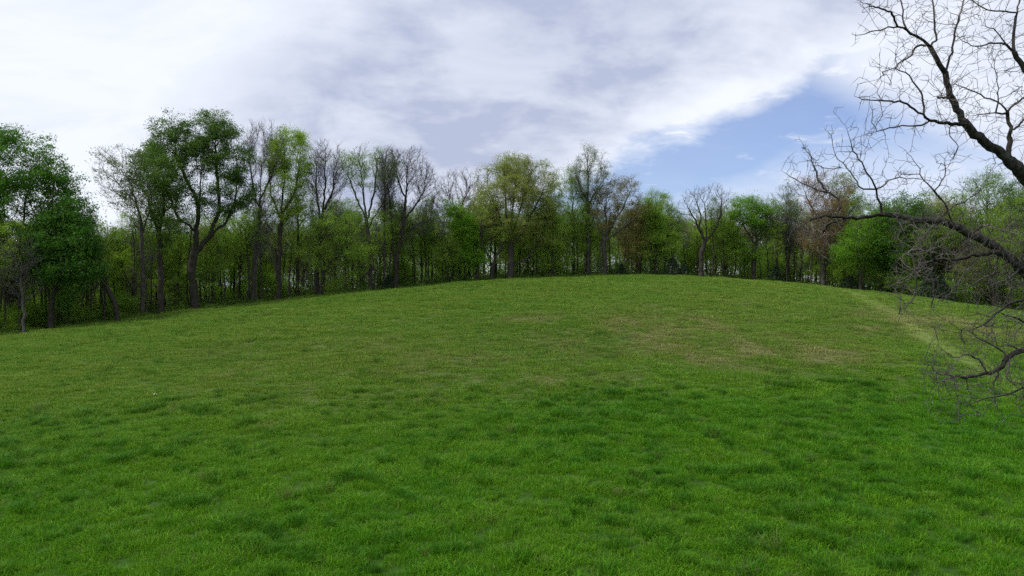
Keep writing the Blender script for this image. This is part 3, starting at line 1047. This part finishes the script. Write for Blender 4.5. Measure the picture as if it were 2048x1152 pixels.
# ---- the rest of the wood: a few kinds, each standing many times in the depth behind the edge
def proto(name, label, seed, Ht, cr, cb, mats, base, group, lean=0.0, **kw):
    r = np.random.default_rng(seed + 900)
    z0 = cb * Ht
    E = [[r.normal(0, cr * .35), r.normal(0, cr * .35), z0 + (Ht - z0) * q, cr * (1 - .45 * abs(q - .45)), cr * (1 - .45 * abs(q - .45)), (Ht - z0) * .24, 1] for q in (.2, .45, .62, .78)]
    top = z0 + (Ht - z0) * .45
    poly = [(0, 0, -.4), (r.normal(0, .15), r.normal(0, .15), top * .4), (lean + r.normal(0, .2), r.normal(0, .2), top)]
    return tree_things(name, build_tree(seed, [poly], E, base=base, **kw), mats, (0, 0, 0), label, group)


G1, G2, G3 = 'trees deep in the wood', 'young understory trees in the wood', 'dark evergreen shrubs at the wood edge'
PA = [
    proto('forest_tree', 'tall forest tree with thin yellow-green leaves', 101, 17, 3.0, .42, YG, .19, G1, n_leaf=5000, leaf=.22, n_att=600),
    proto('forest_tree', 'tall forest tree with fresh green leaves', 102, 15.5, 3.0, .35, ('bark_dark', 'bark_dark', 'fresh_green'), .17, G1, n_leaf=6000, leaf=.22, n_att=600),
    proto('forest_tree', 'leafless grey forest tree', 103, 16.5, 2.6, .45, ('bark_grey', 'twig_grey', 'grey_green'), .17, G1, n_att=550, asc=1.3, up=.15, **BARE),
    proto('forest_tree', 'bronze budding forest tree', 104, 15, 2.8, .4, ('bark_grey', 'twig_grey', 'bronze'), .17, G1, n_leaf=4000, leaf=.19, n_att=550),
    proto('forest_tree', 'grey-green budding forest tree', 105, 17, 2.6, .42, ('bark_grey', 'twig_grey', 'grey_green'), .18, G1, n_leaf=3500, leaf=.19, n_att=550, asc=1.3, up=.12),
]
PC = [
    proto('pole_tree', 'slender dark tree with small high green crown', 121, 14.5, 1.7, .55, ('bark_dark', 'bark_dark', 'fresh_green'), .12, G1, n_leaf=1700, leaf=.2, n_att=260, asc=1.2, up=.12, lean=.5),
    proto('pole_tree', 'slender grey leafless pole-like tree', 122, 14, 1.5, .5, ('bark_grey', 'twig_grey', 'grey_green'), .11, G1, n_att=240, asc=1.5, up=.2, lean=-.6, **BARE),
    proto('pole_tree', 'slender dark tree with sparse yellowish leaves', 123, 12.5, 1.7, .42, YG, .13, G1, n_leaf=1500, leaf=.19, n_att=260, asc=1.0, up=.12, lean=.2),
]
PB = [
    proto('understory_tree', 'young yellow-green understory tree', 111, 8.5, 2.3, .18, YG, .08, G2, n_leaf=2900, leaf=.19, n_att=350, kill=.55, twig_n=2),
    proto('understory_tree', 'young bright green understory tree', 112, 7.0, 2.2, .15, ('bark_dark', 'bark_dark', 'understory'), .07, G2, n_leaf=2900, leaf=.19, n_att=350, kill=.55, twig_n=2),
    proto('understory_tree', 'young leafy slanting sapling', 113, 10, 2.0, .22, ('bark_dark', 'bark_dark', 'understory'), .09, G2, lean=1.2, n_leaf=2900, leaf=.19, n_att=350, kill=.55, twig_n=2),
    proto('understory_tree', 'leafless twiggy sapling', 114, 8.5, 1.8, .2, ('bark_grey', 'twig_grey', 'bronze'), .07, G2, n_leaf=500, leaf=.15, n_att=350, kill=.5, twig_n=3, twig_r=.012),
    proto('understory_tree', 'low leafy thicket bush', 115, 3.4, 1.9, .05, ('bark_dark', 'bark_dark', 'understory'), .05, G2, n_leaf=3200, leaf=.17, n_att=250, kill=.45, twig_n=2, step=.35),
]
rp = np.random.default_rng(77)
first_used = set()
LANDMARK = [(18, 'the tall dense dark green tree'), (102, 'the dark green forked tree'), (285, 'the slim pale-barked tree'), (390, 'the biggest oak'), (505, 'the tall leafless ash'),
            (560, 'the yellow-green poplar'), (633, 'the upright leafless stems'), (742, 'the vase-shaped tree'), (800, 'the leafless twin-stemmed tree'), (896, 'the small round green sapling'),
            (950, 'the vivid green leaning tree'), (1020, 'the broad domed oak'), (1105, 'the gap-filling yellow-green tree'), (1176, 'the tallest straight trunk'), (1220, 'the wide bronze-tinged tree'),
            (1310, 'the compact green-topped tree'), (1402, 'the lone Y-forked tree'), (1508, 'the rounded bright green tree'), (1575, 'the pale slender tree'), (1647, 'the russet budding tree'),
            (1720, 'the layered light green tree'), (1805, 'the domed deep green tree'), (1885, 'the olive budding tree'), (1975, 'the tall light green end tree'), (2045, 'the deep green end tree')]


def place_words(u, dep):
    near = min(LANDMARK, key=lambda q: abs(q[0] - u))[1]
    return ('beside ' if dep < 3.5 else 'close behind ' if dep < 8 else 'behind ' if dep < 15 else 'well behind ' if dep < 24 else 'far behind ') + near


PLACED = []
KIND = {o.name: o['label'] for o in PA + PB + PC}


def stand(lst, wts, u, dep, smin, smax):
    """put a tree at lateral photo position u (pixels), dep metres behind the wood's edge line"""
    Y0 = float(np.interp(u, EX, EY))
    yy = Y0 + dep
    xx = (u - 1024) / FPX * yy
    for (a, b) in PLACED:
        if (a - xx) ** 2 + (b - yy) ** 2 < .8:
            return
    PLACED.append((xx, yy))
    k = int(rp.choice(len(lst), p=np.array(wts) / sum(wts)))
    o = lst[k]
    s = rp.uniform(smin, smax)
    loc = (xx, yy, float(hill(xx, yy)) - .05)
    rz, sc3 = rp.uniform(0, 6.28), (s * rp.uniform(.85, 1.15), s * rp.uniform(.85, 1.15), s)
    what = KIND[o.name]
    lb = what + ' ' + place_words(u, dep)
    if o.name not in first_used:
        first_used.add(o.name)
        o['label'] = lb
        o.location, o.rotation_euler, o.scale = loc, (0, 0, rz), sc3
    else:
        copy_tree(o, loc, rz, sc3, lb)


def top_scale(u):
    """the wood is lower towards its right end"""
    return np.interp(u, [0, 300, 900, 1300, 1500, 2048], [.85, .88, .86, .82, .86, .98])


for row, (dep, step_, lo) in enumerate([(5, 74, .84), (10, 60, .86), (17, 52, .86), (26, 44, .84), (37, 40, .82)]):
    for u in np.arange(-90, 2160, step_):
        uu = u + rp.uniform(-.45, .45) * step_
        s = top_scale(uu) * lo
        stand(PA, [1.1, 1.4, .8, .4, .9], uu, dep + rp.uniform(-2, 3), s * .85, s * 1.15)
for row, (dep, step_) in enumerate([(.8, 52), (3.5, 44), (8, 44)]):
    for u in np.arange(-90, 2160, step_):
        uu = u + rp.uniform(-.5, .5) * step_
        s = top_scale(uu) * .95
        stand(PC, [1.0, .9, .9], uu, dep + rp.uniform(-.8, 2), s * .75, s * 1.1)
for row, (dep, step_) in enumerate([(3.5, 84), (8, 60), (14, 50), (22, 48), (31, 48)]):
    for u in np.arange(-90, 2160, step_):
        uu = u + rp.uniform(-.45, .45) * step_
        stand(PB, [1.0, 1.3, .9, .4, 1.0 if row < 3 else .3], uu, dep + rp.uniform(-1.2, 2), .7, 1.15)

for u in np.concatenate([np.arange(-70, 330, 26), np.arange(1690, 2080, 42)]):
    stand(PB, [.0, .5, .0, .2, 1.2], u + rp.uniform(-10, 10), rp.uniform(.6, 2.6), .55, .85)

# ---- undergrowth: brambles and seedlings on the wood's floor, too many to count
def undergrowth():
    r = np.random.default_rng(41)
    n = 7000
    u = r.uniform(-160, 2230, n)
    dep = 1.0 + 62 * r.random(n) ** 1.3
    yy = np.interp(u, EX, EY) + dep
    xx = (u - 1024) / FPX * yy
    K = 26
    hgt = r.uniform(.5, 1.5, n) * np.interp(dep, [0, 6, 25, 60], [.45, 1.0, 2.8, 5.5])
    c = np.stack([np.repeat(xx, K), np.repeat(yy, K), np.repeat(hill(xx, yy), K)], -1)
    rad_ = np.repeat(r.uniform(.5, 1.2, n), K)
    c += np.stack([r.normal(0, .6, n * K) * rad_, r.normal(0, .6, n * K) * rad_, np.abs(r.normal(.35, .45, n * K)) * np.repeat(hgt, K) + .03], -1)
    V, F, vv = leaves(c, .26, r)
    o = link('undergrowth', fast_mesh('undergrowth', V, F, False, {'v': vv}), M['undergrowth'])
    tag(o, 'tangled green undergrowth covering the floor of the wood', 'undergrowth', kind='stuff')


undergrowth()


# ---- the depth of the wood behind the rows one can count: one mass of stems and leaves
def far_wood():
    r = np.random.default_rng(43)
    n = 330
    u = np.linspace(-260, 2330, n) + r.uniform(-14, 14, n)
    dep = r.uniform(44, 84, n)
    yy = np.interp(u, EX, EY) + dep
    xx = (u - 1024) / FPX * yy
    zz = hill(xx, yy)
    top = np.interp(u, [-260, 150, 420, 700, 860, 1000, 1350, 1500, 1700, 2048, 2330], [440, 415, 415, 425, 455, 440, 435, 420, 392, 380, 380])
    ht = np.clip(CAMZ + (576 - top) / FPX * yy - zz, 6, 17) * r.uniform(.72, 1.12, n)
    P_, par_, rad_ = [], [], []
    for a, b, c, h in zip(xx, yy, zz, ht):
        k = len(P_)
        lx, ly = r.normal(0, .35, 2)
        for j, q in enumerate((0, .35, .7, 1)):
            P_.append((a + lx * q, b + ly * q, c - .3 + q * h))
            par_.append(-1 if j == 0 else k + j - 1)
            rad_.append((.16, .13, .08, .02)[j])
    P_, par_, rad_ = np.array(P_), np.array(par_), np.array(rad_)
    V, F = tubes(P_, par_, rad_, rad_ > 0, 0, 5)
    o = link('far_wood', fast_mesh('far_wood', V, F, True), M['bark_dark'])
    tag(o, 'deep wood of crowded stems closing the view behind the nearer trees', 'wood', kind='stuff')
    K = 230
    q = r.random((n, K)) ** .8
    w_ = (1.1 + 1.5 * np.sin(np.pi * np.clip(q, 0, .97))) * r.uniform(.7, 1.2, (n, 1))
    blob = r.integers(0, 9, (n, K))
    bo = r.normal(0, 1, (n, 9, 3))
    off = np.take_along_axis(bo, blob[..., None].repeat(3, 2), 1)
    c = np.stack([xx[:, None] + (off[..., 0] * .75 + r.normal(0, .5, (n, K))) * w_ * .8, yy[:, None] + (off[..., 1] * .75 + r.normal(0, .5, (n, K))) * w_ * .8,
                  zz[:, None] + ht[:, None] * (.06 + .94 * q) + off[..., 2] * .5], -1).reshape(-1, 3)
    V, F, vv = leaves(c, .42, r)
    lf_ = link('crown', fast_mesh('far_crowns', V, F, False, {'v': vv}), M['understory'], o)
    lf_['kind'] = 'stuff'


far_wood()


# ---- dark cedars at the wood's edge
def cedar(label, u, dep, h, rdm, seed):
    r = np.random.default_rng(seed)
    Y0 = float(np.interp(u, EX, EY)) + dep
    x0 = (u - 1024) / FPX * Y0
    z0 = float(hill(x0, Y0))
    n = int(2600 * h * rdm / 4)
    q = r.random(n) ** .8
    a = r.random(n) * 6.283
    lob = 1 + .22 * np.sin(a * 3 + seed) + .18 * np.sin(q * 17 + a * 2)
    rr = rdm * (1 - q) ** .75 * lob * np.sqrt(r.random(n) * .6 + .4)
    c = np.stack([rr * np.cos(a), rr * np.sin(a), .12 + q * h], -1) + r.normal(0, .06, (n, 3))
    lf = leaves(c, .16, r, .1)
    pos = np.array([[0, 0, -.2], [0, 0, h * .3], [.05, 0, h * .6], [0, 0.05, h * .9]])
    par = np.array([-1, 0, 1, 2])
    rad = np.array([.09, .07, .045, .02])
    O = np.array([x0, Y0, z0])
    tr_ = tubes(pos, par, rad, rad > 0)
    return tree_things('evergreen_shrub', ((tr_[0] + O, tr_[1]), (np.zeros((0, 3)), []), (lf[0] + O, lf[1], lf[2])), ('bark_dark', 'bark_dark', 'cedar'), tuple(O), label, G3, 'shrub')


for i, (u, h, rd, lb) in enumerate([(778, 1.6, 1.0, 'small blackish evergreen bush at foot of the twin-stemmed leafless tree'),
                                    (1243, 1.6, .9, 'small dark evergreen bush at foot of the wide bronze-tinged tree'),
                                    (1345, 2.3, 1.3, 'dark evergreen bush left of the lone Y-forked tree'),
                                    (1368, 1.5, 1.0, 'low dark evergreen bush close by the lone Y-forked tree'),
                                    (1552, 2.2, 1.2, 'dark evergreen bush right of the rounded bright green tree'),
                                    (1700, 1.8, 1.2, 'dark evergreen bush where the mown track meets the wood'),
                                    (1862, 3.0, 1.9, 'broad black-green evergreen bush below the domed deep green tree'),
                                    (1885, 2.4, 1.5, 'second black-green evergreen bush below the olive budding tree')]):
    cedar(lb, u, -.9, h * 1.1, rd * 1.1, 300 + i)

# ---- leaning dead trunk in the left wood
def snag():
    Yd = 78.0
    k = Yd / FPX
    W = lambda a, b: np.array([(a - 1024) * k, Yd, CAMZ - (b - 576) * k])
    fx = (237 - 1024) * k
    fz = float(hill(fx, Yd))
    r = np.random.default_rng(5)
    pos, par = skeleton([[(fx, Yd, fz - .2), W(228, 600), W(214, 577), W(204, 562), W(199, 556)], [W(214, 577), W(214, 560), W(217, 552)]], .4, .08, r)
    rad = radii(pos, par, .09, 2.6, .26)
    V, F = tubes(pos, par, rad, rad > 0, .3)
    root = bpy.data.objects.new('dead_tree', None)
    COL.objects.link(root)
    O = np.array([fx, Yd, fz])
    root.location = O
    link('trunk', fast_mesh('trunk', V - O, F, True), M['bark_dark'], root)
    tag(root, 'snapped dead trunk leaning left among the trees of the low left wood', 'dead tree')


snag()

# ---- the bare tree in the foreground: trunk off to the right, boughs reaching into view
def near_tree():
    TD = 12.5                                     # distance of the trunk
    Wp = lambda a, b, y: np.array([(a - 1024) / FPX * y, y, CAMZ - (b - 576) / FPX * y])
    bx = (2290 - 1024) / FPX * TD
    bz = float(hill(bx, TD))
    root = bpy.data.objects.new('bare_tree', None)
    COL.objects.link(root)
    O = np.array([bx, TD, bz])
    root.location = O
    tag(root, 'near leafless tree whose crooked dark boughs reach over the pasture', 'tree')
    r = np.random.default_rng(99)
    crotch = Wp(2262, 690, TD)
    crotch2 = Wp(2240, 560, TD)
    trunk = [(bx, TD, bz - .4), (bx - .05, TD, bz + 1.5), tuple(Wp(2278, 800, TD)), tuple(crotch), tuple(crotch2), tuple(Wp(2225, 380, TD)), tuple(Wp(2200, 150, TD)), tuple(Wp(2190, -250, TD))]
    pos, par = skeleton([trunk], .25, .05, r)
    s = np.linspace(0, 1, len(pos))
    rad = np.interp(s, [0, .12, .45, .6, 1], [.40, .33, .28, .18, .05])
    V, F = tubes(pos, par, rad, rad > 0, .4, 12)
    link('trunk', fast_mesh('trunk', V - O, F, True), M['bark_near'], root)
    u_of = lambda q: q[:, 0] / q[:, 1] * FPX + 1024
    BOUGHS = [
        # (depth at the trunk end, depth at the far end, root radius, twig attractors, lines in photo pixels)
        (12.4, 11.0, .100, 1100, [
            [(2235, 560), (2140, 440), (2048, 354), (2018, 318), (1977, 287), (1947, 267), (1929, 246), (1914, 217), (1902, 192), (1895, 167), (1891, 142), (1877, 123), (1862, 96), (1847, 79), (1827, 69), (1810, 58), (1793, 52), (1760, 58), (1727, 69), (1704, 68)],
            [(1810, 58), (1806, 25), (1800, -20), (1790, -60)], [(1793, 52), (1785, 25), (1756, 15), (1727, 8)],
            [(1929, 250), (1893, 246), (1860, 240), (1831, 217), (1806, 204), (1768, 200), (1727, 198), (1708, 192)],
            [(1860, 240), (1847, 250), (1810, 252), (1768, 258), (1740, 267)],
            [(1850, 235), (1846, 190), (1820, 150), (1790, 135), (1776, 140)],
            [(1893, 142), (1906, 92), (1914, 50), (1929, 0), (1935, -50)], [(1862, 92), (1872, 79), (1870, 37), (1864, 0), (1858, -50)],
            [(1902, 195), (1885, 196), (1874, 194)], [(1855, 88), (1832, 92), (1822, 110), (1800, 125), (1786, 140)],
            [(2018, 316), (2018, 283), (2022, 258), (2016, 221), (2048, 194), (2080, 185)],
            [(2016, 225), (1997, 204), (1968, 192), (1927, 175), (1910, 167)], [(2016, 228), (2000, 226), (1977, 225), (1947, 231)], [(2022, 262), (2040, 250), (2060, 225)], [(1997, 204), (1995, 160), (1988, 130)]]),
        (12.6, 12.0, .062, 480, [
            [(2225, 380), (2130, 240), (2048, 137), (2027, 104), (2010, 85), (1977, 87), (1952, 94), (1927, 83), (1905, 60)],
            [(2027, 104), (2029, 54), (2035, 21), (2043, -20), (2050, -60)], [(2034, 25), (2010, 23), (1977, 19), (1952, 8), (1930, -10)], [(2010, 85), (1990, 60), (1965, 50)], [(2060, 150), (2075, 90), (2090, 20)]]),
        (12.3, 11.6, .086, 1200, [
            [(2262, 690), (2160, 630), (2090, 580), (2048, 543), (2027, 521), (1998, 499), (1973, 482), (1939, 468), (1900, 446), (1876, 441), (1832, 441), (1793, 431), (1764, 427), (1730, 434), (1691, 436), (1657, 430), (1623, 439), (1594, 456)],
            [(1691, 436), (1657, 448), (1645, 465), (1633, 460)], [(1623, 439), (1628, 465), (1615, 480)],
            [(1769, 425), (1754, 392), (1752, 373), (1740, 353), (1720, 319), (1706, 300), (1698, 272)], [(1752, 378), (1720, 375), (1701, 344), (1677, 319), (1668, 300)],
            [(1672, 431), (1679, 417), (1677, 397), (1657, 387), (1623, 375), (1589, 358), (1562, 341)],
            [(1657, 387), (1640, 365), (1628, 335), (1620, 308)], [(1752, 385), (1775, 362), (1800, 355), (1835, 358)],
            [(1905, 448), (1893, 412), (1871, 383), (1852, 368), (1840, 340), (1822, 312)], [(1871, 383), (1892, 350), (1890, 318)],
            [(1876, 441), (1895, 420), (1935, 400), (1960, 380)], [(1790, 432), (1800, 448), (1808, 462)],
            [(1882, 443), (1860, 458), (1840, 480)], [(1973, 482), (1995, 478), (2030, 486), (2060, 478)], [(1939, 468), (1975, 450), (2010, 460), (2050, 472)]]),
        (12.2, 10.8, .048, 900, [
            [(2090, 585), (2040, 535), (1998, 503), (1978, 507), (1949, 511), (1910, 519), (1871, 519), (1843, 530), (1822, 545), (1793, 565), (1760, 580)],
            [(1920, 518), (1905, 532), (1890, 540)], [(1862, 520), (1862, 550), (1866, 590), (1862, 615)], [(1835, 535), (1830, 570), (1830, 600), (1812, 612)], [(1871, 519), (1850, 495), (1825, 500), (1800, 515)],
            [(1960, 510), (1935, 540), (1910, 575), (1895, 590)], [(2000, 510), (1990, 545), (1960, 560), (1925, 580)], [(2040, 540), (2020, 555), (1985, 570)]]),
        (12.4, 11.2, .052, 420, [
            [(2262, 700), (2160, 640), (2090, 603), (2048, 601), (2017, 609), (1997, 621), (1973, 645), (1949, 657), (1930, 668)],
            [(2060, 648), (2030, 636), (2010, 628), (1990, 622)], [(1985, 633), (1960, 628), (1935, 632)], [(2080, 610), (2066, 650), (2040, 640)]]),
        (12.3, 10.4, .056, 850, [
            [(2278, 800), (2180, 740), (2100, 705), (2048, 699), (2017, 713), (1998, 738), (1973, 747), (1939, 755), (1910, 752), (1876, 747), (1856, 730), (1838, 726)],
            [(1910, 752), (1890, 760), (1876, 765)], [(2017, 713), (1985, 690), (1960, 675), (1935, 660)], [(1975, 747), (1960, 720), (1935, 708), (1908, 715)],
            [(2020, 714), (2015, 760), (2035, 765), (2060, 762)], [(2048, 701), (2020, 690), (1995, 692)], [(2100, 790), (2048, 790), (2030, 806)], [(2060, 770), (2010, 790), (1975, 795), (1940, 808)], [(2000, 740), (1985, 770), (1990, 800)]]),
    ]
    for bi, (d0, d1, rr, natt, lines) in enumerate(BOUGHS):
        far = min(p[0] for L in lines for p in L)
        near = max(p[0] for L in lines for p in L)
        polys = []
        for li, L in enumerate(lines):
            dd = 0 if li == 0 else r.normal(0, .55)
            m = len(L)
            polys.append([Wp(a, b, d1 + (d0 - d1) * (a - far) / (near - far) + dd * j / max(1, m - 1)) for j, (a, b) in enumerate(L)])
        pos, par = skeleton(polys, .085, .10, r)
        nsk = len(pos)
        # attraction points gather round the outer part of the boughs, not round their thick roots
        u = pos[:, 0] / pos[:, 1] * FPX + 1024
        keep = np.nonzero(u < 2110)[0]
        cnt = np.array([1.0 if (u[i] < 1990) else .8 for i in keep])
        src = pos[r.choice(keep, natt, p=cnt / cnt.sum())]
        spread_ = np.abs(r.normal(0, .30, natt))[:, None] + .06
        att = src + unit(r.normal(0, 1, (natt, 3)) * np.array([1, 1.0, 1])) * spread_
        att = att[u_of(att) > far + 4]
        pos, par = colonize(pos, par, att, .065, .12, .05, .08, .3, r, iters=60)
        acc_r = radii(pos, par, .0036, 2.1, rr)
        rad = np.where(acc_r > .02, np.maximum(.018, acc_r * np.interp(u_of(pos), [1560, 1760, 2060], [.5, .66, 1.0])), acc_r)
        limb_sel = rad >= .016
        V, F = tubes(pos, par, rad, limb_sel, 0, 10)
        limb = link('limb', fast_mesh('limb', V - O, F, True), M['bark_near'], root)
        tV, tF = tubes(pos, par, rad, ~limb_sel)
        # short end twigs with a slight upward hook
        has = np.zeros(len(pos), bool)
        has[par[par >= 0]] = True
        tipn = np.nonzero(~has)[0]
        thin_n = np.nonzero((rad < .012) & has & (u_of(pos) < 2120))[0]
        k = np.concatenate([np.repeat(tipn, 2), thin_n[r.random(len(thin_n)) < .28]])
        ed = unit(pos[k] - pos[par[k]] + r.normal(0, .05, (len(k), 3)))
        tv, tf, _, _, _ = twigs(pos[k], unit(ed + r.normal(0, .6, (len(k), 3))), r.uniform(.07, .26, len(k)), np.full(len(k), .0034), r, .5, .12)
        V2, F2 = merge([(tV, tF), (tv, tf)])
        link('twigs', fast_mesh('twigs', V2 - O, F2, True), M['twig_near'], limb)
        print('bough', bi, len(pos))


near_tree()

# ---- white scrap lying in the grass
def scrap():
    c = hit(309, 792)
    z0 = float(hill(*c)) + .05
    bm = bmesh.new()
    r = random.Random(3)
    n = 7
    top, bot = [], []
    for j in range(n):
        row, rb = [], []
        for i in range(n):
            x = (i / (n - 1) - .5) * .19
            y = (j / (n - 1) - .5) * .12
            z = .03 + .035 * math.sin(i * 1.4 + j * .7) + r.uniform(-.012, .012)
            e = r.uniform(.85, 1.1)
            row.append(bm.verts.new((x * e, y * e, z)))
            rb.append(bm.verts.new((x * e, y * e, z - .004)))
        top.append(row)
        bot.append(rb)
    for j in range(n - 1):
        for i in range(n - 1):
            bm.faces.new((top[j][i], top[j][i + 1], top[j + 1][i + 1], top[j + 1][i]))
            bm.faces.new((bot[j][i], bot[j + 1][i], bot[j + 1][i + 1], bot[j][i + 1]))
    me = bpy.data.meshes.new('paper_scrap')
    bm.to_mesh(me)
    bm.free()
    m, t = new_mat('white_paper')
    p = t.n('ShaderNodeBsdfPrincipled')
    co = t.n('ShaderNodeTexCoord')
    t.l(t.mix(t.noise(co.outputs['Object'], 14, 3), (0.62, 0.63, 0.58), (0.8, 0.8, 0.78)), p.inputs['Base Color'])
    p.inputs['Roughness'].default_value = .8
    o = t.n('ShaderNodeOutputMaterial')
    t.l(p.outputs[0], o.inputs[0])
    s = link('paper_scrap', me, m, None, (c[0], c[1], z0))
    tag(s, 'small crumpled white scrap lying in the grass', 'litter')


scrap()
print('triangles', sum(len(me.loops) - 2 * len(me.polygons) for me in bpy.data.meshes))
